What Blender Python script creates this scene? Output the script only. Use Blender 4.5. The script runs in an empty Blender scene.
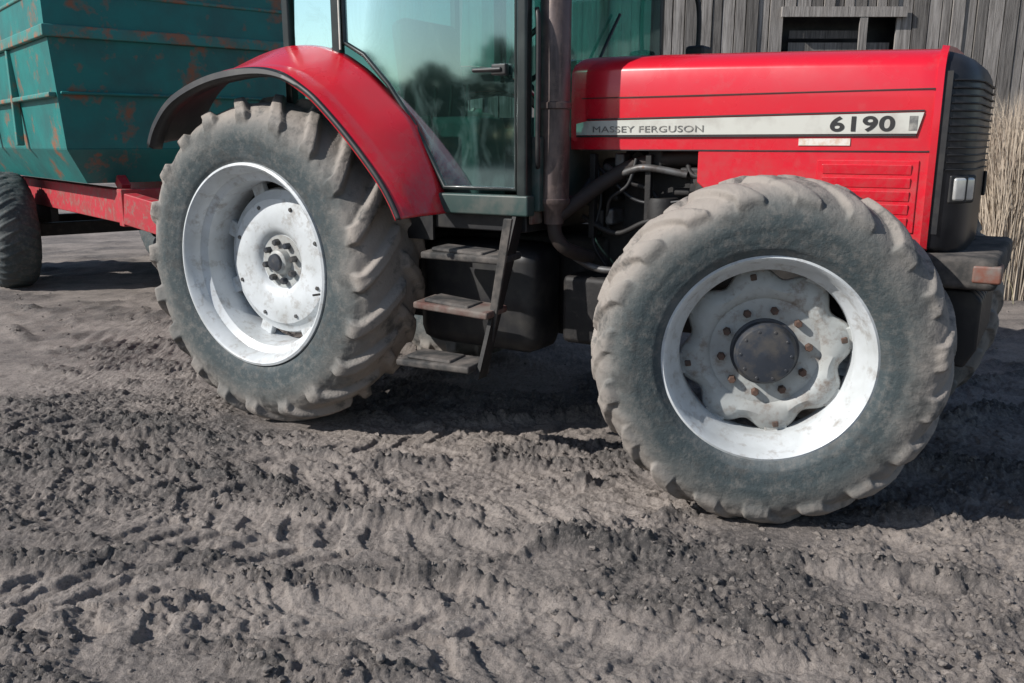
import bpy, bmesh, math, random
import numpy as np
from mathutils import Vector, Matrix
random.seed(4); rng=np.random.default_rng(7)
S=bpy.context.scene
S.view_settings.view_transform='Standard'; S.view_settings.look='None'; S.view_settings.exposure=0
COL=S.collection
R=math.radians
# ------------------------------------------------------------------ materials
def nodes(name):
    m=bpy.data.materials.new(name); m.use_nodes=True
    nt=m.node_tree; b=nt.nodes['Principled BSDF']; return m,nt,b
def N(nt,t,**k):
    n=nt.nodes.new(t)
    for a,v in k.items(): setattr(n,a,v)
    return n
def noise(nt,scale,detail=5,rough=.6,coord='Object',sc=None,dist=0):
    tc=N(nt,'ShaderNodeTexCoord'); n=N(nt,'ShaderNodeTexNoise')
    n.inputs['Scale'].default_value=scale; n.inputs['Detail'].default_value=min(detail,4); n.inputs['Roughness'].default_value=rough
    n.inputs['Distortion'].default_value=dist
    if sc:
        mp=N(nt,'ShaderNodeMapping'); mp.inputs['Scale'].default_value=sc
        nt.links.new(tc.outputs[coord],mp.inputs[0]); nt.links.new(mp.outputs[0],n.inputs['Vector'])
    else: nt.links.new(tc.outputs[coord],n.inputs['Vector'])
    return n.outputs['Fac']
def ramp(nt,src,stops):
    r=N(nt,'ShaderNodeValToRGB'); e=r.color_ramp.elements
    while len(e)<len(stops): e.new(.5)
    for i,(p,c) in enumerate(stops):
        e[i].position=p; e[i].color=(c,c,c,1) if not hasattr(c,'__len__') else (*c,1)
    nt.links.new(src,r.inputs[0]); return r.outputs[0]
def mixc(nt,f,a,b):
    m=N(nt,'ShaderNodeMix',data_type='RGBA')
    for s,v in ((0,f),(6,a),(7,b)):
        if hasattr(v,'is_linked') or hasattr(v,'links'): nt.links.new(v,m.inputs[s])
        elif s==0: m.inputs[0].default_value=v
        else: m.inputs[s].default_value=(*v,1)
    return m.outputs[2]
def bump(nt,b,h,strength=.3,dist=.01):
    n=N(nt,'ShaderNodeBump'); n.inputs['Strength'].default_value=strength; n.inputs['Distance'].default_value=dist
    nt.links.new(h,n.inputs['Height']); nt.links.new(n.outputs[0],b.inputs['Normal'])
def mat(name,c1,c2=None,rough=.5,metal=0,scale=6,lo=.45,hi=.65,c3=None,scale3=25,lo3=.6,hi3=.7,bs=0,bscale=40,bd=.004,coat=0,sc=None,rough2=None,lowdirt=None):
    m,nt,b=nodes(name); b.inputs['Roughness'].default_value=rough; b.inputs['Metallic'].default_value=metal
    b.inputs['Coat Weight'].default_value=coat; b.inputs['Coat Roughness'].default_value=.12
    if c2 is None: c2=tuple(x*.75 for x in c1)
    f=ramp(nt,noise(nt,scale,sc=sc),[(lo,0),(hi,1)])
    col=mixc(nt,f,c1,c2)
    if rough2 is not None:
        mr=N(nt,'ShaderNodeMapRange'); nt.links.new(f,mr.inputs[0]); mr.inputs[3].default_value=rough; mr.inputs[4].default_value=rough2
        nt.links.new(mr.outputs[0],b.inputs['Roughness'])
    if c3:
        f3=ramp(nt,noise(nt,scale3,8,.7),[(lo3,0),(hi3,1)]); col=mixc(nt,f3,col,c3)
    if lowdirt:
        ge=N(nt,'ShaderNodeNewGeometry'); sx=N(nt,'ShaderNodeSeparateXYZ'); nt.links.new(ge.outputs['Position'],sx.inputs[0])
        mr=N(nt,'ShaderNodeMapRange'); nt.links.new(sx.outputs[2],mr.inputs[0]); mr.inputs[1].default_value=lowdirt[0]; mr.inputs[2].default_value=lowdirt[1]; mr.inputs[3].default_value=.55; mr.inputs[4].default_value=0
        q=N(nt,'ShaderNodeMath',operation='MULTIPLY'); nt.links.new(mr.outputs[0],q.inputs[0]); nt.links.new(ramp(nt,noise(nt,16,4,.75),[(.42,0),(.66,1)]),q.inputs[1])
        col=mixc(nt,q.outputs[0],col,(.24,.15,.13))
    nt.links.new(col,b.inputs['Base Color'])
    if bs: bump(nt,b,noise(nt,bscale,8,.65),bs,bd)
    return m
M_red=mat('red_paint',(.66,.009,.026),(.58,.014,.030),.24,coat=.55,scale=3,lo=.4,hi=.7,c3=(.52,.07,.075),scale3=9,lo3=.57,hi3=.9,rough2=.38,bs=.035,bscale=3,bd=.02,lowdirt=(1.05,1.62))
M_redold=mat('faded_red_frame',(.46,.025,.04),(.34,.05,.05),.6,c3=(.22,.16,.13),scale3=14,lo3=.5,hi3=.72,bs=.1)
M_black=mat('black_plastic',(.014,.014,.016),(.035,.033,.031),.5,scale=8)
M_grille=mat('grille_black',(.015,.016,.02),(.03,.03,.034),.38,scale=5)
M_frame=mat('cab_frame_dark',(.010,.016,.016),(.025,.034,.032),.35,scale=7,coat=.2)
M_sill=mat('cab_sill_green_grey',(.030,.060,.055),(.08,.09,.08),.5,scale=9)
M_engine=mat('grimy_engine',(.011,.010,.010),(.024,.021,.02),.65,scale=11,c3=(.055,.045,.037),scale3=22,lo3=.60,hi3=.84,bs=.3,bscale=60)
M_metal=mat('dull_steel',(.13,.13,.13),(.07,.06,.055),.5,metal=.4,scale=14,c3=(.12,.07,.045),scale3=30)
M_exh=mat('exhaust_steel',(.13,.10,.095),(.065,.048,.045),.45,metal=.35,scale=7,sc=(3,3,.6),c3=(.19,.14,.12),scale3=18,lo3=.5,hi3=.8,bs=.15)
M_manif=mat('rusty_manifold',(.035,.025,.021),(.022,.018,.015),.7,scale=12,bs=.2)
M_step=mat('muddy_step',(.035,.034,.033),(.15,.13,.115),.85,scale=10,lo=.42,hi=.72,bs=.4,bscale=50)
M_stepred=mat('muddy_red_step',(.11,.05,.04),(.18,.155,.135),.85,scale=9,lo=.38,hi=.62,bs=.5,bscale=40)
M_lampo=mat('dusty_side_lamp',(.20,.08,.055),(.19,.16,.14),.5,scale=13)
M_rim=mat('rim_white_paint',(.63,.66,.68),(.47,.49,.49),.42,scale=4,lo=.4,hi=.72,c3=(.27,.24,.21),scale3=13,lo3=.52,hi3=.78,bs=.08,bscale=30,coat=.1)
M_rimf=mat('rim_grey_paint',(.46,.48,.47),(.32,.32,.305),.5,scale=5,lo=.35,hi=.7,c3=(.20,.155,.125),scale3=17,lo3=.50,hi3=.74,bs=.14,bscale=40)
M_hub=mat('hub_dark',(.032,.038,.05),(.075,.07,.066),.5,scale=15,bs=.2)
M_rust=mat('rusty_nut',(.11,.062,.045),(.07,.05,.04),.7,scale=30,bs=.2)
M_stripe=mat('silver_stripe',(.56,.56,.51),(.42,.40,.36),.4,scale=5)
M_decal=mat('decal_black',(.02,.02,.02),(.03,.03,.03),.5)
M_decalg=mat('decal_grey',(.13,.13,.125),(.33,.32,.29),.5,scale=22)
M_white=mat('label_white',(.7,.66,.6),(.6,.45,.35),.5,scale=30)
M_seat=mat('seat_grey',(.09,.1,.1),(.14,.15,.15),.85)
M_lamp=mat('lamp_lens',(.7,.7,.68),(.5,.5,.48),.15,metal=.4,coat=.8)
M_teal=mat('teal_paint',(.012,.20,.185),(.022,.14,.135),.5,scale=2.5,lo=.4,hi=.65,c3=(.26,.11,.06),scale3=3.0,lo3=.555,hi3=.66,bs=.15,bscale=9,bd=.02)
M_tealr=mat('teal_rim_paint',(.035,.24,.22),(.11,.15,.12),.55,scale=4,lo=.45,hi=.7,c3=(.32,.14,.08),scale3=5,lo3=.50,hi3=.62,bs=.15)

def tyremat(name,r0,r1,tread=(.30,.265,.235)):
    m,nt,b=nodes(name); b.inputs['Roughness'].default_value=.78
    tc=N(nt,'ShaderNodeTexCoord'); sx=N(nt,'ShaderNodeSeparateXYZ'); nt.links.new(tc.outputs['Object'],sx.inputs[0])
    cx=N(nt,'ShaderNodeCombineXYZ'); nt.links.new(sx.outputs[0],cx.inputs[0]); nt.links.new(sx.outputs[2],cx.inputs[2])
    ln=N(nt,'ShaderNodeVectorMath',operation='LENGTH'); nt.links.new(cx.outputs[0],ln.inputs[0])
    mr=N(nt,'ShaderNodeMapRange'); nt.links.new(ln.outputs['Value'],mr.inputs[0]); mr.inputs[1].default_value=r0; mr.inputs[2].default_value=r1
    nz=noise(nt,2.4,4,.62); ad=N(nt,'ShaderNodeMath',operation='MULTIPLY_ADD'); nt.links.new(nz,ad.inputs[0]); ad.inputs[1].default_value=.95
    nt.links.new(mr.outputs[0],ad.inputs[2])
    sc=N(nt,'ShaderNodeMath',operation='MULTIPLY'); nt.links.new(ad.outputs[0],sc.inputs[0]); sc.inputs[1].default_value=.62
    c=ramp(nt,sc.outputs[0],[(.24,(.115,.13,.135)),(.36,(.045,.062,.068)),(.50,(.050,.066,.070)),(.62,(.12,.125,.12)),(.80,tread)])
    f=ramp(nt,noise(nt,26,5,.75),[(.47,0),(.78,.5)])
    c=mixc(nt,f,c,(.26,.235,.21)); 
    g=ramp(nt,noise(nt,7,5,.72),[(.52,0),(.66,.75)])
    c=mixc(nt,g,c,(.06,.062,.06))
    nt.links.new(c,b.inputs['Base Color'])
    bump(nt,b,noise(nt,45,5,.75),.55,.008)
    return m
# ------------------------------------------------------------------ helpers
def empty(name,loc=(0,0,0),rz=0,parent=None):
    o=bpy.data.objects.new(name,None); COL.objects.link(o); o.location=loc; o.rotation_euler=(0,0,rz)
    if parent: o.parent=parent
    return o
def mesh(name,v,f,m,parent=None,smooth=False,loc=None,bevel=0,seg=2,solid=0):
    me=bpy.data.meshes.new(name); me.from_pydata([tuple(p) for p in v],[],[tuple(q) for q in f]); me.update()
    bm=bmesh.new(); bm.from_mesh(me); bmesh.ops.recalc_face_normals(bm,faces=bm.faces); bm.to_mesh(me); bm.free()
    me.materials.append(m); o=bpy.data.objects.new(name,me); COL.objects.link(o)
    if smooth:
        for p in me.polygons: p.use_smooth=True
    if loc: o.location=loc
    if parent: o.parent=parent
    if solid:
        md=o.modifiers.new('s','SOLIDIFY'); md.thickness=solid; md.offset=0
    if bevel:
        md=o.modifiers.new('b','BEVEL'); md.width=bevel; md.segments=seg; md.limit_method='ANGLE'; md.angle_limit=R(35)
        for p in me.polygons: p.use_smooth=True
        w=o.modifiers.new('w','WEIGHTED_NORMAL'); w.keep_sharp=True
    return o
def box(name,x0,x1,y0,y1,z0,z1,m,parent=None,bevel=.008,rot=None):
    cx,cy,cz=(x0+x1)/2,(y0+y1)/2,(z0+z1)/2; a,b,c=(x1-x0)/2,(y1-y0)/2,(z1-z0)/2
    v=[(sx*a,sy*b,sz*c) for sx in(-1,1) for sy in(-1,1) for sz in(-1,1)]
    f=[(0,1,3,2),(4,6,7,5),(0,4,5,1),(2,3,7,6),(0,2,6,4),(1,5,7,3)]
    o=mesh(name,v,f,m,parent,loc=(cx,cy,cz),bevel=bevel)
    if rot: o.rotation_euler=rot
    return o
def prism(name,pts,y0,y1,m,parent=None,bevel=.006):
    n=len(pts); v=[(x,y0,z) for x,z in pts]+[(x,y1,z) for x,z in pts]
    f=[tuple(range(n)),tuple(range(2*n-1,n-1,-1))]+[(i,(i+1)%n,n+(i+1)%n,n+i) for i in range(n)]
    return mesh(name,v,f,m,parent,bevel=bevel)
def tube(name,pts,r,m,parent=None,smooth=True,cyc=False):
    c=bpy.data.curves.new(name,'CURVE'); c.dimensions='3D'; c.bevel_depth=r; c.bevel_resolution=5; c.use_fill_caps=True
    s=c.splines.new('POLY'); 
    P=[Vector(p) for p in pts]
    if smooth and len(P)>2:
        Q=[]
        for i in range(len(P)-1):
            p0=P[max(i-1,0)];p1=P[i];p2=P[i+1];p3=P[min(i+2,len(P)-1)]
            for k in range(8):
                t=k/8; Q.append(.5*((2*p1)+(-p0+p2)*t+(2*p0-5*p1+4*p2-p3)*t*t+(-p0+3*p1-3*p2+p3)*t**3))
        Q.append(P[-1]); P=Q
    s.points.add(len(P)-1)
    for i,p in enumerate(P): s.points[i].co=(*p,1)
    s.use_cyclic_u=cyc
    c.materials.append(m); o=bpy.data.objects.new(name,c); COL.objects.link(o)
    if parent:o.parent=parent
    return o
def lathe(name,prof,m,parent=None,loc=(0,0,0),seg=96,axis='Y',solid=0,smooth=True,rmod=None,autos=True):
    v=[];f=[];n=len(prof)
    for i in range(seg):
        a=2*math.pi*i/seg
        for (h,r) in prof:
            rr=rmod(a,r) if rmod else r
            if axis=='Y': v.append((rr*math.cos(a),h,rr*math.sin(a)))
            elif axis=='Z': v.append((rr*math.cos(a),rr*math.sin(a),h))
            else: v.append((h,rr*math.cos(a),rr*math.sin(a)))
    for i in range(seg):
        j=(i+1)%seg
        for k in range(n-1): f.append((i*n+k,i*n+k+1,j*n+k+1,j*n+k))
    o=mesh(name,v,f,m,parent,smooth=smooth,loc=loc,solid=solid)
    if autos:
        try: o.data.set_sharp_from_angle(angle=R(38))
        except Exception as e: print(e)
    return o
# ------------------------------------------------------------------ tyre
def sstep(a,b,x):
    t=np.clip((x-a)/(b-a),0,1); return t*t*(3-2*t)
def vnoise(x,y,seed=0):
    xi=np.floor(x).astype(np.int64); yi=np.floor(y).astype(np.int64); fx=x-xi; fy=y-yi
    def h(a,b):
        n=(a*374761393+b*668265263+seed*1274126177)&0xffffffff
        n=((n^(n>>13))*1274126177)&0xffffffff
        return ((n^(n>>16))&0xffffff)/float(0xffffff)
    ux=fx*fx*fx*(fx*(fx*6-15)+10); uy=fy*fy*fy*(fy*(fy*6-15)+10)
    a=h(xi,yi);b=h(xi+1,yi);c=h(xi,yi+1);d=h(xi+1,yi+1)
    return (a+(b-a)*ux)*(1-uy)+(c+(d-c)*ux)*uy
def fbm(x,y,o=4,seed=0,g=.5):
    s=0;a=1;t=0
    for i in range(o):
        ca,sa=math.cos(i*.7),math.sin(i*.7)
        s=s+a*(vnoise((x*ca-y*sa)+i*17.3,(x*sa+y*ca)-i*9.1,seed+i)-.5)*2;t+=a;a*=g;x=x*2.03;y=y*2.03
    return s/t
def tyre_mesh(name,Ro,rb,W,Nl,lug,m,nth=960,npf=92,duty=(.27,.36),seed=1,flip=1,f0=1.0,f1=1.28):
    Rc=Ro-lug; n=2.7; e=2/n
    c0=.70**(1/e); s0=math.sqrt(1-c0*c0)**e
    hh=(Rc-rb)/(1+s0); rc=Rc-hh
    ph0=-math.acos(c0); ph=np.linspace(ph0,math.pi-ph0,npf*4)
    y=-W/2*np.sign(np.cos(ph))*np.abs(np.cos(ph))**e; r=rc+hh*np.sign(np.sin(ph))*np.abs(np.sin(ph))**e
    L=np.concatenate([[0],np.cumsum(np.hypot(np.diff(y),np.diff(r)))])
    ll=np.linspace(0,L[-1],npf); y=np.interp(ll,L,y); r=np.interp(ll,L,r); l=ll-L[-1]/2
    dy=np.gradient(y); dr=np.gradient(r); q=np.hypot(dy,dr); ny=-dr/q; nr=dy/q
    if nr[npf//2]<0: ny=-ny; nr=-nr
    th=np.linspace(0,2*np.pi,nth,endpoint=False)
    T,Lg=np.meshgrid(th,l,indexing='ij'); t=np.abs(Lg)/(W/2)
    side=(Lg>0)
    g=np.random.default_rng(seed)
    ph_=Nl*T/(2*np.pi)+side*.5+flip*.95*np.minimum(t,.95)**1.15
    idx=np.floor(ph_).astype(int)%Nl
    jit=g.uniform(-.03,.03,(2,Nl))[side.astype(int),idx]; amp=g.uniform(.72,1.08,(2,Nl))[side.astype(int),idx]
    fr=(ph_+jit)%1
    cx,cy,cz=np.cos(T)*Ro,np.sin(T)*Ro,Lg
    nz=fbm(cx*7+cz*5,cy*7-cz*6,4,seed+3)
    nz2=fbm(cx*18+cz*9,cy*18-cz*14,3,seed+9)
    dw=duty[0]+(duty[1]-duty[0])*np.minimum(t,1)+.06*nz
    d=np.abs(fr-.5)-dw/2
    mask=1-sstep(-.035,.05,d)
    mask*=sstep(-.02,.05,t)*(1-sstep(f0+.05*nz,f1+.05*nz,t))
    hmul=1-.45*sstep(.95,1.2,t)
    disp=lug*mask*hmul*amp
    pk=np.clip(.20+1.1*fbm(cx*3+7,cy*3+cz*2,2,seed+31),0,.8)
    disp+=lug*.5*pk*(1-mask)*(1-sstep(.8,1.05,t))
    disp+=.007*nz*(1-sstep(1.1,1.4,t))+.003*nz2*(1-sstep(1.05,1.3,t))
    disp+=.004*sstep(f0-.02,f0+.03,t)*(1-sstep(1.5,1.53,t))*(1-mask)
    disp+=.004*np.exp(-((t-1.86)/.025)**2)
    rr=r[None,:]+nr[None,:]*disp; yy=y[None,:]+ny[None,:]*disp
    X=rr*np.cos(T); Z=rr*np.sin(T)
    V=np.stack([X,yy,Z],-1).reshape(-1,3)
    i=np.arange(nth)[:,None]; k=np.arange(npf-1)[None,:]; j=(i+1)%nth
    F=np.stack([i*npf+k,i*npf+k+1,j*npf+k+1,j*npf+k],-1).reshape(-1,4)
    me=bpy.data.meshes.new(name); me.from_pydata(V.tolist(),[],F.tolist()); me.materials.append(m)
    me.polygons.foreach_set('use_smooth',np.ones(len(F),bool))
    bm=bmesh.new(); bm.from_mesh(me); bmesh.ops.recalc_face_normals(bm,faces=bm.faces); bm.to_mesh(me); bm.free()
    return me
def inst(name,me,parent,loc,rot=(0,0,0)):
    o=bpy.data.objects.new(name,me); COL.objects.link(o); o.parent=parent; o.location=loc; o.rotation_euler=rot; return o
def nuts(prefix,n,rad,y,size,h,m,parent,a0=0):
    v=[];f=[]
    for i in range(n):
        a=a0+2*math.pi*i/n; cx,cz=rad*math.cos(a),rad*math.sin(a); b=len(v)
        ph=random.random()
        for yy,s in((y,1),(y-h*.75,1),(y-h,.75)):
            for k in range(6):
                t=ph+k*math.pi/3; v.append((cx+size*s*math.cos(t),yy,cz+size*s*math.sin(t)))
        for l in(0,6):
            for k in range(6): f.append((b+l+k,b+l+(k+1)%6,b+l+6+(k+1)%6,b+l+6+k))
        f.append(tuple(b+12+k for k in range(6)))
    return mesh(prefix,v,f,m,parent)
# ================================================================== TRACTOR
TR=empty('tractor',(-.8485,5.51,.055),R(-32))
M_tr=tyremat('rear_tyre_rubber',.52,.90); M_tf=tyremat('front_tyre_rubber',.40,.72)
rt=tyre_mesh('rear_tyre',.895,.512,.50,20,.042,M_tr,seed=2,f0=1.02,f1=1.22)
ft=tyre_mesh('front_tyre',.708,.392,.42,19,.027,M_tf,seed=5,duty=(.30,.48),f0=.98,f1=1.16)
def rear_wheel(nm,loc,rz):
    w=empty(nm,loc,rz,TR)
    inst('tyre',rt,w,(0,.225,0),(0,R(13),0))
    lathe('rim',[(.030,.530),(.012,.542),(-.004,.540),(-.008,.530),(.0,.520),(.020,.512),(.032,.500),(.075,.492),(.10,.455),(.13,.448),(.30,.448),(.325,.49),(.37,.50),(.395,.515),(.405,.54)],M_rim,w,solid=.006)
    lathe('disc',[(.262,.400),(.235,.390),(.225,.360),(.205,.342),(.198,.30),(.200,.20),(.215,.17),(.235,.155),(.238,.06),(.238,.0)],M_rim,w,solid=.012)
    for k in range(8):
        a=R(22.5+45*k); 
        o=box('rim_lug',-.045,.045,.235,.275,-.04,.055,M_rim,w,bevel=.008); o.location=(.410*math.cos(a),.25,.410*math.sin(a)); o.rotation_euler=(0,-a+math.pi/2,0)
    lathe('hub',[(.24,.150),(.228,.146),(.224,.075),(.19,.065),(.18,.05),(.178,.0)],M_rimf,w,seg=48)
    nuts('wheel_nuts',8,.108,.226,.019,.035,M_hub,w,.2)
    lathe('hub_cap',[(.19,.052),(.165,.045),(.16,0)],M_hub,w,seg=24)
    nuts('disc_bolts',8,.315,.200,.012,.015,M_metal,w,.39)
    tube('valve',[(.40,.10,-.13),(.39,.06,-.13)],.006,M_black,w)
    return w
rear_wheel('rear_wheel_near',(.01,-1.05,.83),0)
rear_wheel('rear_wheel_far',(0,1.05,.83),math.pi)
def front_wheel(nm,loc,rz):
    w=empty(nm,loc,rz,TR)
    inst('tyre',ft,w,(0,.165,0),(0,R(7),0))
    lathe('rim',[(.025,.402),(.010,.414),(-.004,.411),(-.008,.402),(.0,.394),(.018,.388),(.03,.380),(.065,.374),(.09,.348),(.12,.342),(.21,.342),(.235,.372),(.28,.38),(.295,.395),(.30,.42)],M_rim,w,solid=.006)
    def lob(a,r):
        if r<.22: return r
        k=(r-.22)/.12
        return r*(1-.15*min(k,1)*(0.5-.5*math.cos(8*(a-.2)))**1.5)
    lathe('disc',[(.185,.346),(.172,.335),(.150,.305),(.140,.27),(.150,.235),(.165,.22),(.165,.12),(.165,0)],M_rimf,w,solid=.012,rmod=lob,seg=144)
    for k in range(8):
        a=.2+R(45*k)
        o=box('rim_bracket',-.045,.045,-.01,.01,-.03,.03,M_rimf,w,bevel=.005); o.location=(.325*math.cos(a),.170,.325*math.sin(a)); o.rotation_euler=(0,-a+math.pi/2,0)
        if k%2==0:
            o=box('disc_bolt',-.012,.012,-.010,.010,-.012,.012,M_rust,w,bevel=.004); o.location=(.308*math.cos(a),.147,.308*math.sin(a)); o.rotation_euler=(0,-a,0)
    lathe('planetary_hub',[(.17,.138),(.155,.136),(.150,.126),(.10,.120),(.085,.110),(.08,.085),(.078,.04),(.074,.0)],M_hub,w,seg=64)
    nuts('hub_bolts',10,.098,.084,.006,.005,M_hub,w)
    nuts('wheel_nuts',10,.172,.162,.0165,.034,M_rust,w,.15)
    lathe('hub_housing',[(.22,.24),(.35,.22),(.42,.14),(.6,.12)],M_engine,w,seg=32)
    return w
front_wheel('front_wheel_near',(2.745,-.915,.648),R(21))
front_wheel('front_wheel_far',(2.70,.84,.645),R(180+21))
# --- hood
def loft(name,secs,m,parent,capA=True,capB=True,bevel=0,smooth=True,sharp=30):
    v=[];f=[];n=len(secs[0])
    for s in secs: v+=s
    for i in range(len(secs)-1):
        for k in range(n): f.append((i*n+k,i*n+(k+1)%n,(i+1)*n+(k+1)%n,(i+1)*n+k))
    if capA:f.append(tuple(range(n)))
    if capB:f.append(tuple(range((len(secs)-1)*n,len(secs)*n)))
    o=mesh(name,v,f,m,parent,smooth=smooth)
    try:o.data.set_sharp_from_angle(angle=R(sharp))
    except: pass
    return o
def hsec(x,hw,zt,zb):
    half=[(-hw,zb),(-hw-.004,zt-.20),(-hw-.001,zt-.085),(-hw+.006,zt-.068),(-hw+.03,zt-.045),(-hw+.085,zt-.018),(-hw+.17,zt-.004),(-hw*.3,zt+.004)]
    pts=half+[(-y,z) for y,z in half[::-1]]
    return [(x,y,z) for y,z in pts]
hx=[1.60,1.63,1.8,2.0,2.25,2.5,2.7,2.9,3.05,3.12,3.17,3.20]
def ztop(x): return 1.880-.042*((x-1.6)/1.6)**1.5
loft('hood',[hsec(x,.425-(.006 if i in(0,11) else 0)+.0015*math.sin(x*5),ztop(x)-(.006 if i in(0,11) else 0),1.442) for i,x in enumerate(hx)],M_red,TR)
box('hood_seam',1.66,3.18,-.4335,-.424,1.674,1.678,M_manif,TR,bevel=0)
sp=[(2.24,1.44),(2.24,1.30),(2.34,1.22),(2.55,1.16),(2.9,1.08),(3.205,1.06),(3.205,1.44)]
prism('side_panel',sp,-.421,-.40,M_red,TR)
prism('side_panel_far',sp,.40,.421,M_red,TR)
box('panel_seam',1.66,3.2,-.4245,-.42,1.437,1.443,M_black,TR,bevel=0)
box('louvre_frame',2.76,3.15,-.428,-.42,1.12,1.405,M_red,TR,bevel=.004)
for k in range(5):
    z=1.14+k*.052
    box('louvre_slat',2.785,3.125,-.434,-.426,z,z+.040,M_red,TR,bevel=.003,rot=(R(8),0,0))
# stripe + lettering
prism('stripe',[(1.635,1.508),(3.13,1.508),(3.15,1.588),(1.69,1.572),(1.635,1.560)],-.4365,-.430,M_stripe,TR,bevel=0)
prism('stripe_bottom_line',[(1.635,1.498),(3.128,1.498),(3.13,1.506),(1.635,1.506)],-.4355,-.430,M_decal,TR,bevel=0)  # thin black outline along the lower edge of the stripe
prism('stripe_top_line',[(1.69,1.576),(3.15,1.592),(3.15,1.598),(1.69,1.582)],-.4355,-.430,M_decal,TR,bevel=0)
def text(name,s,x,z,size,m,off=0,sx=1,sh=0):
    c=bpy.data.curves.new(name,'FONT'); c.body=s; c.size=size; c.extrude=.001; c.offset=off; c.shear=sh; c.materials.append(m); c.space_character=1.05
    o=bpy.data.objects.new(name,c); COL.objects.link(o); o.parent=TR; o.location=(x,-.4385,z); o.rotation_euler=(R(90),0,0); o.scale=(sx,1,1); return o
text('number_lettering','6190',2.80,1.520,.080,M_decal,.0018,1.5)
text('name_lettering','MASSEY FERGUSON',1.72,1.520,.040,M_decalg,.0,1.5)
box('stripe_end_patch',3.10,3.13,-.4382,-.4360,1.52,1.575,M_decalg,TR,bevel=0)
box('side_label',2.68,2.885,-.4315,-.4275,1.462,1.490,M_white,TR,bevel=0)
# nose / grille housing
def nsec(x,hw,zt,zb,c):
    half=[(-hw+c,zb),(-hw,zb+c),(-hw,zt-.10),(-hw+.02,zt-.05),(-hw+.07,zt-.012),(-hw*.3,zt)]
    return [(x,y,z) for y,z in half+[(-y,z) for y,z in half[::-1]]]
loft('grille_housing',[nsec(3.195,.418,1.832,1.06,.01),nsec(3.23,.414,1.822,1.05,.02),nsec(3.275,.385,1.80,1.04,.03),nsec(3.310,.33,1.77,1.03,.04),nsec(3.328,.27,1.74,1.05,.05)],M_grille,TR,sharp=50)
loft('nose_trim',[nsec(3.182,.432,1.852,1.055,.01),nsec(3.207,.430,1.848,1.055,.01)],M_red,TR,sharp=50)
box('nose_side_recess',3.212,3.236,-.4185,-.412,1.12,1.74,M_black,TR,bevel=0)
for k in range(13):
    z=1.37+k*.028
    tube('grille_bar',[(3.242,-.412,z),(3.281,-.388,z),(3.317,-.335,z),(3.334,-.25,z),(3.336,.25,z),(3.317,.335,z),(3.281,.388,z)],.0035,M_black,TR,smooth=False)
for s in(-1,1):
    for q,(xx,yy,an) in enumerate(((3.293,.372,42),(3.320,.318,55))):
        o=box('headlamp',-.026,.026,-.012,.012,-.045,.045,M_lamp,TR,bevel=.01); o.location=(xx,s*yy,1.295); o.rotation_euler=(0,0,R(an if s<0 else -an))
        o=box('headlamp_bezel',-.040,.040,-.008,.008,-.055,.055,M_black,TR,bevel=.01); o.location=(xx-.004,s*(yy-.004),1.295); o.rotation_euler=(0,0,R(an if s<0 else -an))
box('weight_carrier',3.14,3.47,-.47,.47,.915,1.045,M_step,TR,bevel=.025)
box('carrier_lamp',3.38,3.482,-.475,-.36,.945,1.015,M_lampo,TR,bevel=.01)
box('carrier_web',2.95,3.3,-.28,.28,.55,.95,M_engine,TR,bevel=.02)
for k in range(9):
    y=-.36+k*.08
    prism('front_weight',[(3.20,.60),(3.38,.58),(3.42,.66),(3.42,.86),(3.38,.90),(3.20,.90)],y,y+.068,M_black,TR,bevel=.012)
# engine and driveline
box('engine_block',1.68,2.95,-.26,.26,.80,1.40,M_engine,TR,bevel=.03)
box('engine_head',1.78,2.7,-.20,.20,1.40,1.62,M_engine,TR,bevel=.03)
box('radiator',2.98,3.16,-.36,.36,1.0,1.76,M_black,TR)
box('gearbox',-.35,1.75,-.28,.28,.48,1.02,M_engine,TR,bevel=.04)
box('front_frame',1.7,3.15,-.2,.2,.55,.82,M_engine,TR,bevel=.03)
lathe('rear_axle',[(-.82,.13),(-.45,.16),(-.3,.27),(.3,.27),(.45,.16),(.82,.13)],M_engine,TR,loc=(0,0,.83),seg=32)
lathe('front_axle',[(-.62,.10),(-.3,.09),(-.12,.15),(.12,.15),(.3,.09),(.62,.10)],M_engine,TR,loc=(2.765,0,.63),seg=32)
lathe('filter_canister',[(.92,0),(.92,.07),(.94,.08),(1.2,.08),(1.22,.07),(1.22,0)],M_engine,TR,loc=(2.05,-.34,0),seg=24,axis='Z')
lathe('fuel_filter',[(1.12,0),(1.12,.045),(1.28,.05),(1.30,.06),(1.34,.06),(1.34,0)],M_metal,TR,loc=(2.25,-.33,0),seg=24,axis='Z')
lathe('alternator',[(-.44,0),(-.44,.06),(-.42,.09),(-.30,.09),(-.28,0)],M_metal,TR,loc=(2.5,0,1.2),seg=28)
tube('exhaust_manifold',[(2.7,-.30,1.40),(2.3,-.32,1.41),(1.95,-.34,1.38),(1.80,-.42,1.30),(1.70,-.54,1.20),(1.64,-.61,1.14)],.036,M_manif,TR)
for k in range(4):
    tube('manifold_port',[(1.9+k*.22,-.2,1.42),(1.9+k*.22,-.30,1.40)],.032,M_manif,TR)
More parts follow.
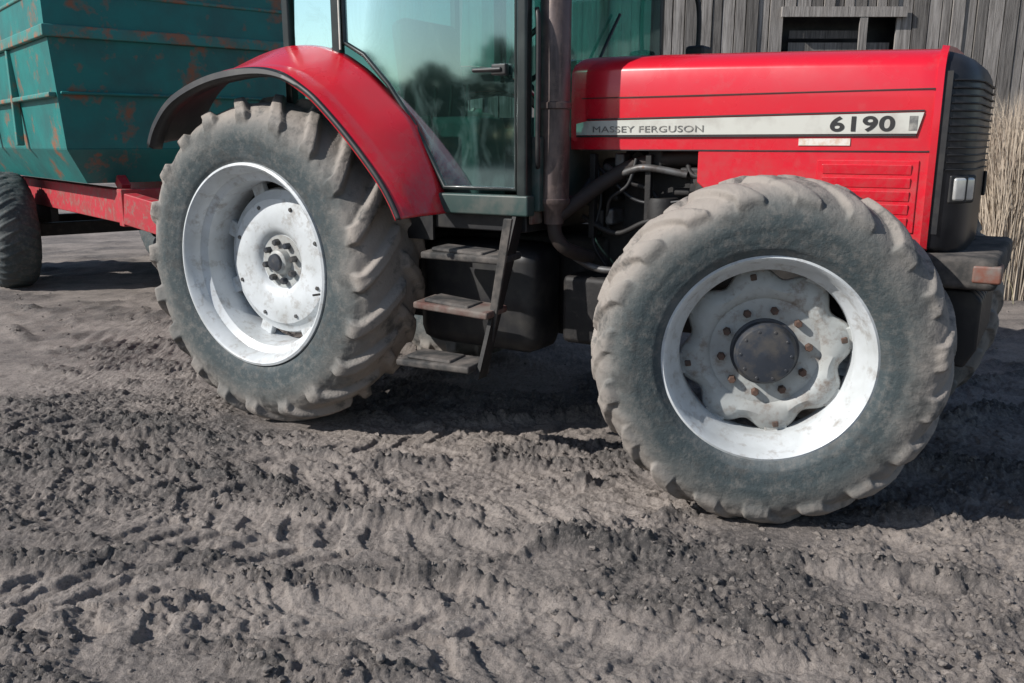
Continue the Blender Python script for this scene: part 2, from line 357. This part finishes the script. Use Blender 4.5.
pp=[[(1.66,-.33,1.40),(1.8,-.38,1.3),(1.95,-.37,1.2),(2.2,-.38,1.22),(2.3,-.3,1.3)],
[(1.66,-.40,1.12),(1.85,-.42,1.05),(2.05,-.44,1.12),(2.25,-.35,1.05)],
[(1.6,-.45,.95),(1.8,-.48,.88),(2.1,-.42,.9),(2.4,-.3,.95)],
[(1.70,-.36,1.42),(1.74,-.37,1.2),(1.72,-.4,1.0),(1.8,-.36,.85)],
[(1.85,-.30,1.43),(1.88,-.36,1.3),(2.0,-.34,1.24),(2.1,-.33,1.05)],
[(1.75,-.34,1.36),(1.85,-.39,1.33),(1.98,-.41,1.36),(2.18,-.38,1.33)],
[(1.78,-.36,1.05),(1.80,-.40,1.2),(1.9,-.41,1.28),(1.93,-.39,1.40)],
[(2.15,-.30,1.43),(2.2,-.37,1.33),(2.35,-.36,1.3),(2.4,-.30,1.15)]]
for i,p in enumerate(pp): tube('engine_hose',p,.009+.004*(i%3),(M_black,M_engine,M_metal)[i%3],TR)
for i in range(16):
    x=random.uniform(1.68,2.2); z=random.uniform(.85,1.36); w_=random.uniform(.04,.13); h_=random.uniform(.03,.1)
    box('engine_fitting',x,x+w_,-random.uniform(.30,.40),-.25,z,z+h_,M_engine if i%4 else M_metal,TR,bevel=.012)
box('battery_box',1.60,2.02,-.50,-.30,.50,.84,M_engine,TR,bevel=.03)
box('bracket',1.70,1.73,-.42,-.38,1.02,1.42,M_engine,TR,bevel=.004)
box('bracket',1.98,2.01,-.40,-.37,.86,1.42,M_engine,TR,bevel=.004)
box('fuel_tank',.75,1.50,-.58,-.26,.42,.98,M_black,TR,bevel=.09)
lathe('exhaust_stack',[(1.10,.0),(1.10,.045),(1.16,.05),(1.19,.070),(1.20,.075),(1.215,.075),(1.22,.070),(1.62,.070),(1.625,.077),(1.65,.077),(1.655,.070),(2.35,.070),(2.38,.05),(2.85,.045),(2.86,.04)],M_exh,TR,loc=(1.62,-.62,0),seg=40,axis='Z')
tube('exhaust_bracket',[(1.64,-.60,1.22),(1.68,-.50,1.22),(1.70,-.40,1.30)],.015,M_engine,TR)
tube('exhaust_elbow',[(1.625,-.62,1.14),(1.63,-.62,1.05),(1.67,-.58,.98),(1.73,-.45,.93)],.034,M_manif,TR)
box('stack_guard',1.54,1.56,-.72,-.62,1.10,1.25,M_stepred,TR,bevel=.006)
# --- cab
m,nt,b=nodes('cab_glass')
tr=N(nt,'ShaderNodeBsdfTransparent'); tr.inputs[0].default_value=(.28,.62,.55,1)
gl=N(nt,'ShaderNodeBsdfGlossy'); gl.inputs['Roughness'].default_value=.05; gl.inputs[0].default_value=(.60,.86,.88,1)
df=N(nt,'ShaderNodeBsdfDiffuse'); df.inputs[0].default_value=(.22,.36,.34,1)
fr=N(nt,'ShaderNodeFresnel'); fr.inputs[0].default_value=1.5
ma=N(nt,'ShaderNodeMath',operation='MULTIPLY_ADD'); ma.use_clamp=True; ma.inputs[1].default_value=1.3; ma.inputs[2].default_value=.20; nt.links.new(fr.outputs[0],ma.inputs[0])
mx=N(nt,'ShaderNodeMixShader'); nt.links.new(ma.outputs[0],mx.inputs[0]); nt.links.new(tr.outputs[0],mx.inputs[1]); nt.links.new(gl.outputs[0],mx.inputs[2])
dn=ramp(nt,noise(nt,4.5,5,.7,sc=(1,1,.5),dist=1.6),[(.45,.02),(.72,.22)])
mx2=N(nt,'ShaderNodeMixShader'); nt.links.new(dn,mx2.inputs[0]); nt.links.new(mx.outputs[0],mx2.inputs[1]); nt.links.new(df.outputs[0],mx2.inputs[2])
nt.links.new(mx2.outputs[0],nt.nodes['Material Output'].inputs[0]); nt.nodes.remove(b); M_glass=m
door=[(.475,2.56),(.475,1.965),(.60,1.90),(.75,1.755),(.90,1.565),(1.00,1.41),(1.085,1.262),(1.495,1.262),(1.495,2.56)]
for s,nm in((-1,''),(1,'_far')):
    Y=s*.752
    mesh('door_glass'+nm,[(x,Y,z) for x,z in door],[tuple(range(len(door)))],M_glass,TR)
    tube('door_frame'+nm,[(x,Y,z) for x,z in door],.013,M_frame,TR,smooth=False,cyc=True)
    mesh('quarter_glass'+nm,[(.12,Y,1.9),(.405,Y,1.95),(.405,Y,2.56),(.16,Y,2.56)],[(0,1,2,3)],M_glass,TR)
    box('a_pillar'+nm,1.508,1.562,Y-.028 if s<0 else Y-.03,Y+.03 if s<0 else Y+.028,1.20,2.62,M_frame,TR,bevel=.012)
    box('b_pillar'+nm,.402,.458,Y-.022,Y+.022,1.85,2.62,M_frame,TR,bevel=.01)
    box('c_pillar'+nm,.06,.11,Y-.025,Y+.025,1.3,2.62,M_frame,TR,bevel=.01)
    box('door_sill'+nm,1.05,1.575,Y-.035,Y+.035,1.14,1.236,M_sill,TR,bevel=.01)
box('door_handle',1.28,1.44,-.80,-.775,1.785,1.805,M_black,TR,bevel=.008)
box('door_latch',1.38,1.46,-.79,-.757,1.77,1.82,M_black,TR,bevel=.008)
box('weather_strip',.462,.470,-.782,-.774,1.93,2.6,M_stripe,TR,bevel=0)
mesh('windscreen',[(1.575,-.71,1.50),(1.575,.71,1.50),(1.55,.71,2.56),(1.55,-.71,2.56)],[(0,1,2,3)],M_glass,TR)
mesh('rear_window',[(.08,-.71,1.45),(.08,.71,1.45),(.10,.71,2.56),(.10,-.71,2.56)],[(0,1,2,3)],M_glass,TR)
box('cab_roof',-.05,1.72,-.82,.82,2.60,2.82,M_frame,TR,bevel=.06)
box('windscreen_header',1.53,1.59,-.75,.75,2.54,2.60,M_frame,TR)
box('cowl',1.53,1.60,-.72,.72,1.16,1.50,M_sill,TR,bevel=.01)
box('cab_floor',.35,1.53,-.72,.72,1.06,1.16,M_black,TR)
box('cab_rear_panel',.04,.10,-.72,.72,1.0,1.45,M_frame,TR)
box('console',1.25,1.5,-.22,.22,1.16,1.82,M_seat,TR,bevel=.05)
tube('steering_column',[(1.32,0,1.80),(1.18,0,1.92)],.03,M_black,TR)
o=lathe('steering_wheel',[(math.cos(t)*.015,.20+math.sin(t)*.015) for t in np.linspace(0,2*math.pi,9)],M_black,TR,loc=(1.16,0,1.94),axis='X',seg=40); o.rotation_euler=(0,R(40),0)
box('seat_base',.45,.95,-.25,.25,1.40,1.55,M_seat,TR,bevel=.05)
box('seat_back',.38,.52,-.25,.25,1.5,2.15,M_seat,TR,bevel=.05,rot=(0,R(-8),0))
box('side_console',.5,1.2,-.62,-.36,1.16,1.60,M_seat,TR,bevel=.04)
box('side_console_far',.4,1.2,.36,.68,1.16,1.62,M_seat,TR,bevel=.04)
for k in range(3): tube('control_lever',[(1.0-.1*k,-.45,1.58),(1.02-.1*k,-.45,1.76)],.008,M_black,TR)
tube('mirror_arm',[(1.58,.74,2.45),(1.72,.84,2.30),(1.74,.86,2.05),(1.72,.84,1.92)],.014,M_black,TR)
box('work_lamp',1.68,1.80,.80,.94,1.90,2.02,M_black,TR,bevel=.02)
tube('wiper',[(1.60,-.30,1.62),(1.595,-.15,1.85),(1.585,.12,2.12)],.008,M_black,TR)
tube('grab_rail',[(1.58,-.70,1.35),(1.60,-.74,1.45),(1.60,-.74,1.95),(1.58,-.72,2.05)],.011,M_black,TR)
# --- rear fenders
pf=[(-.66,1.47),(-.60,1.57),(-.48,1.68),(-.326,1.752),(-.13,1.805),(.065,1.828),(.24,1.825),(.38,1.795),(.50,1.735),(.602,1.665),(.78,1.505),(.95,1.325),(1.03,1.215),(1.075,1.13)]
def resample(P,k=5):
    Q=[];P=[Vector((a,b,0)) for a,b in P]
    for i in range(len(P)-1):
        p0=P[max(i-1,0)];p1=P[i];p2=P[i+1];p3=P[min(i+2,len(P)-1)]
        for j in range(k):
            t=j/k; q=.5*((2*p1)+(-p0+p2)*t+(2*p0-5*p1+4*p2-p3)*t*t+(-p0+3*p1-3*p2+p3)*t**3); Q.append((q.x,q.y))
    Q.append((P[-1].x,P[-1].y)); return Q
PF=resample(pf)
def strip(name,rows,m,parent,solid=.01):
    v=[];f=[];n=len(rows[0])
    for r in rows: v+=r
    for i in range(len(rows)-1):
        for k in range(n-1): f.append((i*n+k,i*n+k+1,(i+1)*n+k+1,(i+1)*n+k))
    o=mesh(name,v,f,m,parent,smooth=True,solid=solid)
    try:o.data.set_sharp_from_angle(angle=R(40))
    except:pass
    return o
def rad(x,z,d):
    q=math.hypot(x,z-.83); return (x+x/q*d,z+(z-.83)/q*d)
for s,nm in((-1,''),(1,'_far')):
    rows=[];rows2=[];rows3=[]
    for (x,z) in PF:
        t=min(1,max(0,(1.05-x)/.25)); up=.03+.10*t*min(1,max(.30,(x+.9)/1.0))
        row=[];row2=[]
        for (yy,d) in ((1.085,-.03),(1.085,.0),(1.07,.012),(1.00,.02),(.985,.026),(.80,up),(.745,up+.01)):
            if d==-.03 and x<.35: d=-.005
            a,c=rad(x,z,d); row.append((a,s*yy,c))
            if yy<1.08: a,c=rad(x,z,d-.014); row2.append((a,s*(yy if yy<1.06 else 1.075),c))
        rows.append(row); rows2.append(row2)
        k=min(1,max(.0,(.50-x)/.45)); 
        wd=.016+.026*k
        rows3.append([ (lambda p:(p[0],s*yy,p[1]))(rad(x,z,d)) for yy,d in ((1.06,-wd-.002),(1.095+.02*k,-wd),(1.097+.033*k,-wd*.7),(1.095+.030*k,.002*k-.004),(1.088,.006))])
    strip('rear_fender'+nm,rows,M_red,TR,.008)
    strip('fender_dark_underside'+nm,rows2,M_black,TR,.004)  # black sheet added to paint the underside of the fender dark
    strip('fender_extension'+nm,rows3,M_black,TR,.008)
    box('fender_inner'+nm,-.55,1.0,s*.735-.008,s*.735+.008,1.0,1.6,M_black,TR,bevel=0)
# --- steps
for (z,y,x0,x1,mm,tilt) in((.93,-.80,1.03,1.50,M_step,0),(.69,-.88,1.04,1.47,M_stepred,2),(.43,-.96,.99,1.42,M_step,-2)):
    box('step_tread',x0,x1,y-.09,y+.09,z,z+.035,mm,TR,bevel=.010,rot=(R(4),R(tilt),0))
    box('step_mud',x0+.05,x1-.12,y-.07,y+.07,z+.025,z+.050,M_step,TR,bevel=.02,rot=(R(2),R(tilt+2),0))
v=[(1.50,-.70,1.14),(1.50,-.78,1.14),(1.43,-1.0,.40),(1.43,-.93,.40)]
mesh('step_side_rail',v,[(0,1,2,3)],M_engine,TR,solid=.02)
prism('step_face_rail',[(1.52,1.14),(1.565,1.14),(1.425,.40),(1.385,.40)],-.905,-.890,M_step,TR,bevel=.004)
# ================================================================== TRAILER
TL=empty('tipping_trailer',(-3.60,7.10,.0),R(-50))
def tub(name,z0,z1,i0,i1,L,W,m):
    r=lambda i,z:[(-i,i,z),(-i,W-i,z),(-L+i,W-i,z),(-L+i,i,z)]
    v=r(i0,z0)+r(i1,z1); f=[(0,1,2,3)]+[(k,(k+1)%4,4+(k+1)%4,4+k) for k in range(4)]
    return mesh(name,v,f,m,TL,solid=.02)
tub('tub_bottom',1.20,1.48,.24,.07,4.3,2.2,M_teal)
tub('tub_walls',1.485,2.33,.07,.0,4.3,2.2,M_teal)
ext=tub('extension_walls',2.42,3.0,-.02,-.03,4.3,2.2,M_teal)
for z,h,o_ in((2.33,.09,.05),(2.98,.06,.05),(2.66,.03,.045)):
    box('rail_front',.0,o_,-o_,2.2+o_,z,z+h,M_tealr,TL,bevel=.01)
    box('rail_side',-4.3,-.003,-o_,-.002,z,z+h,M_tealr,TL,bevel=.01)
    box('rail_side_far',-4.3,-.003,2.202,2.2+o_,z,z+h,M_tealr,TL,bevel=.01)
box('rail_side',-4.2,-.05,-.03,.03,1.88,1.92,M_tealr,TL,bevel=.01)
box('rail_front',-.05,.012,.05,2.15,1.90,1.925,M_teal,TL,bevel=.01)
for k in range(3):
    x=-1.4-k*1.2; box('side_rib',x-.03,x+.03,-.035,.03,1.5,2.33,M_tealr,TL,bevel=.01)
box('chassis_beam',-4.2,.05,.42,.54,.86,1.14,M_redold,TL,bevel=.01)
box('chassis_beam_far',-4.2,.05,1.66,1.78,.86,1.14,M_redold,TL,bevel=.01)
box('chassis_cross',-.03,.09,.40,1.80,.84,1.15,M_redold,TL,bevel=.01)
def beam(name,a,b,w,h,m):
    a=Vector(a);b=Vector(b);d=b-a; o=box(name,-d.length/2,d.length/2,-w/2,w/2,-h/2,h/2,m,TL,bevel=.01)
    o.location=(a+b)/2; o.rotation_euler=d.to_track_quat('X','Z').to_euler(); return o
beam('drawbar',(.09,.46,.99),(1.75,1.0,.72),.12,.26,M_redold)
beam('drawbar_far',(.09,1.74,.99),(1.75,1.14,.72),.12,.26,M_redold)
beam('drawbar_eye',(1.7,1.07,.70),(2.1,1.07,.66),.10,.10,M_metal)
for y in(.5,1.2,1.65): beam('tub_support',(-.1,y,1.14),(-.30,y,1.26),.08,.1,M_redold)
M_tt=tyremat('trailer_tyre_rubber',.3,1.5,tread=(.12,.11,.10))
tt=tyre_mesh('trailer_tyre',.62,.30,.42,34,.012,M_tt,nth=480,npf=50,seed=9)
for x in(-2.88,-4.1):
    for y,rz in((.02,0),(2.18,math.pi)):
        w=empty('trailer_wheel',(x,y,.61),rz,TL); inst('tyre',tt,w,(0,.05,0))
        lathe('rim',[(-.08,.315),(-.09,.30),(-.05,.29),(.0,.27),(.05,.26),(.04,.2),(.0,.12),(-.03,.1),(-.04,0)],M_redold,w,seg=48,solid=.01)
    box('axle',x-.06,x+.06,.1,2.1,.53,.67,M_engine,TL)
for y in(.48,1.72): box('bogie_spring',-4.2,-2.6,y-.04,y+.04,.70,.86,M_engine,TL)
# ================================================================== GROUND
def worley(x,y,seed=0):
    xi=np.floor(x).astype(np.int64); yi=np.floor(y).astype(np.int64)
    best=np.full(x.shape,9.,np.float32); hid=np.zeros(x.shape,np.float32)
    for dx in(-1,0,1):
        for dy in(-1,0,1):
            a=xi+dx;b=yi+dy
            n=(a*374761393+b*668265263+seed*974126177)&0xffffffff; n=((n^(n>>13))*1274126177)&0xffffffff; n=n^(n>>16)
            px=a+(n&0xfff)/4096.; py=b+((n>>12)&0xfff)/4096.
            d=np.hypot(x-px,y-py); k=d<best; best=np.where(k,d,best); hid=np.where(k,((n>>7)&0xff)/255.,hid)
    return best,hid
def axis(a,b,st,g0,g1,lim0,lim1):
    c=list(np.arange(a,b,st)); s=st;x=c[-1]
    while x<lim1: s*=g1; x+=s; c.append(x)
    s=st;x=a;l=[]
    while x>lim0: s*=g0; x-=s; l.append(x)
    return np.array(l[::-1]+c)
xs=axis(-3.0,3.0,.0070,1.035,1.035,-400,400); ys=axis(1.9,5.0,.0060,1.09,1.02,-400,400)
GX,GY=np.meshgrid(xs,ys,indexing='ij')
w1x=.16*fbm(GX*.9,GY*.9,2,50); w1y=.16*fbm(GX*.9,GY*.9,2,60)
wx=GX+w1x+.05*fbm(GX*5,GY*5,3,52); wy=GY+w1y+.05*fbm(GX*5,GY*5,3,62)
fade=(1-sstep(9,22,np.abs(GX)))*(1-sstep(12,24,GY))*sstep(-6,0,GY)
H=.030*fbm(GX*.55,GY*.75,2,1)+.018*fbm(GX*1.8,GY*2.4,3,5)
loose=np.zeros_like(H); pack=np.zeros_like(H)
def track(ang,dc,w,depth,lugh,per,curv=0,sgn=1,berm=.03,s0=-50,s1=50):
    global H,loose,pack
    a=R(ang); s=wx*math.cos(a)+wy*math.sin(a); d=-wx*math.sin(a)+wy*math.cos(a)-dc+curv*s*s
    gate=sstep(s0,s0+.5,s)*(1-sstep(s1-.5,s1,s))
    q=np.abs(d)/(w/2); inside=(1-sstep(.80,1.15,q))*gate
    ph=s/per+sgn*np.minimum(q,1)*.75+(d>0)*.5
    lug=sstep(.20,.32,np.abs((ph%1)-.5)*1.0)
    br=np.clip(.45+1.7*fbm(GX*1.3,GY*1.5,2,int(dc*7)+90),0,1)
    bm=np.exp(-((q-1.25)/.20)**2)*gate*(.10+1.2*np.clip(.30+1.3*fbm(GX*1.5,GY*2,2,int(dc*11)+30),0,1.2))
    H=H*(1-.4*inside)-depth*inside+lugh*br*inside*(1-lug)+berm*bm
    loose=np.maximum(loose*(1-.5*inside),bm); pack=np.maximum(pack*.8,inside*br)
track(-32,4.0,.45,.014,.018,.21,0,1,.02)
track(8,4.35,.42,.016,.020,.2,-.02,-1,.025)
track(-3,3.75,.45,.016,.022,.19,.018,1,.026)
track(24,3.1,.40,.008,.018,.17,.01,-1,.012)
track(-24,3.3,.40,.010,.020,.18,.01,-1,.018)
track(-13,2.86,.42,.020,.024,.18,-.016,1,.034)
track(-5,2.5,.36,.008,.020,.16,.02,1,.013)
track(-15,2.22,.44,.018,.026,.18,.02,-1,.034)
track(-8,1.65,.45,.016,.024,.18,0,1,.03)
lm=np.clip(.5+1.7*fbm(GX*1.3+3,GY*2.2,3,77),0,1)
loose=np.clip(loose+.55*sstep(.5,.9,lm)*(1-.45*pack),0,1)
fine=fbm(wx*9,wy*9,5,11,.62)
ridg=1-np.abs(fbm(wx*13,wy*15,4,15,.6))*2.2
rid2=1-np.abs(fbm(GX*26+5,GY*29,3,19,.65))*2.2
rid3=1-np.abs(fbm(GX*52+5,GY*55,2,29,.65))*2.2
H+=(.009+.016*loose)*fine+.010*loose*ridg+.004*ridg+(.004+.003*loose)*rid2+.0028*rid3
for sc,am,sd in((9,.022,3),(17,.022,4),(34,.015,8),(62,.009,12)):
    wxx=GX*sc+fbm(GX*sc*1.5,GY*sc*1.5,3,sd,.6)*1.0; wyy=GY*sc+fbm(GX*sc*1.5,GY*sc*1.5,3,sd+40,.6)*1.0
    d,hid=worley(wxx,wyy,sd)
    rr=.28+.45*hid; c=np.clip(1-d/rr,0,1)**.6*(hid>(.74-.72*loose))
    H+=am*c*(.22+.78*loose)*(.4+.6*hid)
H+=.005*fbm(GX*38,GY*38,3,21,.65)*(.7+.8*loose)
def dip(cx,cy,r,lvl):
    global H
    k=1-sstep(r*.5,r,np.hypot(GX-cx,GY-cy)); H=H*(1-k*.75)+lvl*k
f=np.array((math.cos(R(32)),-math.sin(R(32)))); lf=np.array((math.sin(R(32)),math.cos(R(32))))
O=np.array((-.8485,5.51))
for X,Y in((0,-.85),(2.8,-.76),(0,.85),(2.75,.76)):
    p=O+X*f+Y*lf; dip(p[0],p[1],.45,.006)
H=H*fade
wet=np.clip(.42*loose+.42*np.clip(fbm(GX*1.4,GY*2.6,3,41)+.25,0,1)+.5*np.clip(-H*14,0,.5)+.34*fine*(.4+loose)-.12*pack-.10*rid2*.5,0,1)
nx,ny=len(xs),len(ys); print('ground',nx,ny)
V=np.stack([GX,GY,H],-1).reshape(-1,3).astype(np.float32)
i=np.arange(nx-1)[:,None]; k=np.arange(ny-1)[None,:]
F=np.stack([i*ny+k,(i+1)*ny+k,(i+1)*ny+k+1,i*ny+k+1],-1).reshape(-1,4).astype(np.int32)
me=bpy.data.meshes.new('muddy_ground'); me.vertices.add(len(V)); me.vertices.foreach_set('co',V.ravel())
me.loops.add(F.size); me.loops.foreach_set('vertex_index',F.ravel()); me.polygons.add(len(F))
me.polygons.foreach_set('loop_start',np.arange(0,F.size,4,dtype=np.int32)); me.polygons.foreach_set('use_smooth',np.ones(len(F),bool))
me.update(calc_edges=True)
at=me.attributes.new('wet','FLOAT','POINT'); at.data.foreach_set('value',wet.reshape(-1).astype(np.float32))
m,nt,b=nodes('mud'); b.inputs['Specular IOR Level'].default_value=.35
a=N(nt,'ShaderNodeAttribute'); a.attribute_name='wet'
n1=noise(nt,7,5,.7); ad=N(nt,'ShaderNodeMath',operation='MULTIPLY_ADD'); nt.links.new(n1,ad.inputs[0]); ad.inputs[1].default_value=.7; nt.links.new(a.outputs['Fac'],ad.inputs[2])
c=ramp(nt,ad.outputs[0],[(.24,(.345,.30,.268)),(.45,(.255,.222,.20)),(.72,(.145,.128,.118)),(1.0,(.072,.066,.063))])
c=mixc(nt,ramp(nt,noise(nt,48,4,.85),[(.47,0),(.72,.65)]),c,(.37,.325,.292))
c=mixc(nt,ramp(nt,noise(nt,70,3,.85),[(.50,0),(.68,.6)]),c,(.07,.063,.06))
nt.links.new(c,b.inputs['Base Color']); bump(nt,b,noise(nt,90,4,.8),1.0,.010)
mr=N(nt,'ShaderNodeMapRange'); nt.links.new(ad.outputs[0],mr.inputs[0]); mr.inputs[1].default_value=.5; mr.inputs[2].default_value=1.1; mr.inputs[3].default_value=.9; mr.inputs[4].default_value=.62; nt.links.new(mr.outputs[0],b.inputs['Roughness'])
me.materials.append(m); g=bpy.data.objects.new('muddy_ground',me); COL.objects.link(g); M_mud=m
def gh(x,y):
    ix=int(np.clip(np.searchsorted(xs,x),0,nx-1)); iy=int(np.clip(np.searchsorted(ys,y),0,ny-1)); return float(H[ix,iy]),float(loose[ix,iy])
ico=bmesh.new(); bmesh.ops.create_icosphere(ico,subdivisions=2,radius=1); iv=np.array([v.co[:] for v in ico.verts]); ifc=np.array([[v.index for v in f_.verts] for f_ in ico.faces]); ico.free()
CV=[];CF=[];nb=0;cnt=0
while cnt<5500:
    y=1.8+rng.random()**1.4*7.5; x=rng.uniform(-.72,.72)*(y+.5)
    h,l=gh(x,y)
    if rng.random()>.08+l*l: continue
    r=.003+.013*rng.random()**3
    q=iv*(1+.36*np.sin(iv@rng.normal(0,3.,(3,3))).sum(1,keepdims=True)*.5)
    q=q*np.array([1,rng.uniform(.6,1),rng.uniform(.5,.85)])*r
    t=rng.uniform(0,6.28); ct,st=math.cos(t),math.sin(t); q=q@np.array([[ct,-st,0],[st,ct,0],[0,0,1]])
    CV.append(q+np.array([x,y,h+r*.05])); CF.append(ifc+nb); nb+=len(iv); cnt+=1
CV=np.concatenate(CV);CF=np.concatenate(CF)
me=bpy.data.meshes.new('mud_clods'); me.from_pydata(CV.tolist(),[],CF.tolist())
M_clod=mat('mud_clod',(.22,.192,.172),(.12,.108,.10),.95,scale=3,c3=(.30,.265,.236),scale3=60,bs=.5,bscale=120)
me.materials.append(M_clod); COL.objects.link(bpy.data.objects.new('mud_clods',me))
# ================================================================== BARN
BN=empty('wooden_barn',(0,0,0))
m,nt,b=nodes('weathered_boards'); b.inputs['Roughness'].default_value=.9
oi=N(nt,'ShaderNodeAttribute'); oi.attribute_name='tone'
g1=noise(nt,3,5,.75,sc=(14,14,.7)); c=ramp(nt,g1,[(.3,(.10,.092,.087)),(.5,(.26,.244,.232)),(.72,(.42,.40,.385))])
mu=N(nt,'ShaderNodeMix',data_type='RGBA',blend_type='MULTIPLY'); mu.inputs[0].default_value=1; nt.links.new(c,mu.inputs[6]); nt.links.new(oi.outputs['Color'],mu.inputs[7])
nt.links.new(mu.outputs[2],b.inputs['Base Color']); bump(nt,b,noise(nt,5,5,.7,sc=(20,20,.8)),.5,.01); M_wood=m
def boards(name,lst,m,parent):
    v=[];f=[];tone=[]
    for (x0,x1,y0,y1,z0,z1,t) in lst:
        bb=len(v); v+=[(x,y,z) for x in(x0,x1) for y in(y0,y1) for z in(z0,z1)]
        f+=[tuple(bb+q for q in w) for w in((0,1,3,2),(4,6,7,5),(0,4,5,1),(2,3,7,6),(0,2,6,4),(1,5,7,3))]; tone+=[t]*8
    o=mesh(name,v,f,m,parent); at=o.data.attributes.new('tone','FLOAT_COLOR','POINT')
    at.data.foreach_set('color',np.array([(t,t*.98,t*.96,1) for t in tone],np.float32).ravel()); return o
BY=9.6; L=[]
x=-.6
while x<14:
    w=random.uniform(.09,.17); t=random.uniform(.45,1.25); o_=random.uniform(-.015,.015)
    if 2.9<x+w/2<4.02:
        L.append((x,x+w-.012,BY+o_,BY+.025+o_,0.0,2.42,t)); L.append((x,x+w-.012,BY+o_,BY+.025+o_,2.84,4.3,t))
    else: L.append((x,x+w-.012,BY+o_,BY+.025+o_,random.uniform(0,.06),4.3,t))
    x+=w
boards('wall_boards',L,M_wood,BN)
boards('opening_boards',[(2.93,4.0,BY+.10,BY+.12,2.43,2.56,.7),(2.93,3.75,BY+.09,BY+.11,2.60,2.68,.45),(2.8,4.1,BY-.05,BY-.017,2.80,2.90,1.2),(2.8,4.1,BY-.05,BY-.017,2.37,2.44,.9),(3.62,3.70,BY-.045,BY-.018,2.44,2.80,1.0)],M_wood,BN)
boards('side_boards',[(-.6,-.57,BY+.03+i*.2,BY+.21+i*.2,0,4.3,random.uniform(.5,1)) for i in range(30)],M_wood,BN)
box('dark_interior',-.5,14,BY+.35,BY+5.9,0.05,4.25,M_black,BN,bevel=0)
M_roof=mat('barn_roof',(.12,.10,.09),(.2,.17,.15),.9,bs=.3)
mesh('barn_roof',[(-1,BY-.5,4.2),(14.4,BY-.5,4.2),(14.4,BY+3.2,6.6),(-1,BY+3.2,6.6),(-1,BY+6.9,4.2),(14.4,BY+6.9,4.2)],[(0,1,2,3),(3,2,5,4)],M_roof,BN,solid=.08)
# ================================================================== DRY GRASS
def blades(name,n,fx,fy,hlo,hhi,w,m,lean=.25):
    v=[];f=[]
    for _ in range(n):
        x=fx();y=fy();h=random.uniform(hlo,hhi);a=random.uniform(0,6.28);l=random.uniform(0,lean)*h;dx,dy=math.cos(a)*l,math.sin(a)*l
        t=random.uniform(0,3.14); wx_,wy_=math.cos(t)*w,math.sin(t)*w; b0=len(v)
        for q in(0,.45,.8):
            ww=1-q*.6; v+=[(x+dx*q*q-wx_*ww,y+dy*q*q-wy_*ww,h*q),(x+dx*q*q+wx_*ww,y+dy*q*q+wy_*ww,h*q)]
        v.append((x+dx,y+dy,h*.97)); f+=[(b0,b0+1,b0+3,b0+2),(b0+2,b0+3,b0+5,b0+4),(b0+4,b0+5,b0+6)]
    me=bpy.data.meshes.new(name); me.from_pydata(v,[],f); me.materials.append(m); o=bpy.data.objects.new(name,me); COL.objects.link(o); return o
M_straw=mat('straw',(.52,.44,.35),(.36,.29,.23),.9,scale=3)
M_short=mat('short_dry_grass',(.30,.27,.16),(.2,.19,.12),.9,scale=2)
blades('dry_reeds',9000,lambda:4.75+abs(random.gauss(0,1.6)),lambda:random.uniform(8.5,9.5),.9,2.15,.006,M_straw,.22)
blades('dry_grass',14000,lambda:random.uniform(-.5,13),lambda:9.5-abs(random.gauss(0,.35)),.08,.45,.004,M_short,.6)
# ================================================================== DISTANT TREES
M_leaf=mat('tree_foliage',(.045,.085,.035),(.07,.10,.05),.9,scale=.4)
def treeline(name,p0,p1,h,n):
    v=[];f=[];p0=Vector((*p0,0));p1=Vector((*p1,0));D=p1-p0; nn=Vector((-D.y,D.x,0)).normalized(); Ln=D.length
    for _ in range(n):
        u=random.random(); s_=u*Ln; top=h*(.62+.2*math.sin(s_*.21)+.12*math.sin(s_*.57+1)+.1*math.sin(s_*1.3)); z=random.random()**.8*top
        p=p0+D*u+nn*random.uniform(-2,2)*(1.1-z/(h*1.3)); p.z=z
        s=random.uniform(.25,.6); a=Vector((random.gauss(0,1),random.gauss(0,1),random.gauss(0,1))).normalized(); b2=a.orthogonal().normalized(); c2=a.cross(b2)
        b0=len(v); v+=[tuple(p+b2*s),tuple(p+c2*s*.7),tuple(p-b2*s),tuple(p-c2*s*.7)]; f.append((b0,b0+1,b0+2,b0+3))
    me=bpy.data.meshes.new(name); me.from_pydata(v,[],f); me.materials.append(M_leaf); COL.objects.link(bpy.data.objects.new(name,me))
treeline('added_trees',(50,-58),(-50,-58),5.2,16000)  # out of view behind the camera, added to reflect in the cab glass
treeline('added_trees.001',(-50,-56),(-62,50),8.5,28000)  # unseen row on the left, added for the green reflection in the door glass
treeline('added_trees.002',(-60,56),(30,62),7,14000)
# ================================================================== LIGHT + CAMERA
az=Vector((.91,.34)).normalized(); el=R(36)
d=Vector((az.x*math.cos(el),az.y*math.cos(el),-math.sin(el)))
sl=bpy.data.lights.new('sun','SUN'); sl.energy=5.0; sl.angle=R(.55); sl.color=(1,.965,.915)
so=bpy.data.objects.new('sun',sl); COL.objects.link(so); so.rotation_euler=d.to_track_quat('-Z','Y').to_euler()
w=bpy.data.worlds.new('World'); S.world=w; w.use_nodes=True; nt=w.node_tree
sk=nt.nodes.new('ShaderNodeTexSky'); sk.sky_type='NISHITA'; sk.sun_disc=False; sk.sun_elevation=el; sk.sun_rotation=math.atan2(-az.x,-az.y); sk.air_density=1.0; sk.dust_density=.6
nt.links.new(sk.outputs[0],nt.nodes['Background'].inputs[0]); nt.nodes['Background'].inputs[1].default_value=.10
cd=bpy.data.cameras.new('camera'); cd.lens=870/1024*36; cd.sensor_width=36; cd.clip_end=2000; cd.clip_start=.05
co=bpy.data.objects.new('camera',cd); COL.objects.link(co); co.location=(0,0,1.53); co.rotation_euler=(R(90-12.9),0,0); S.camera=co
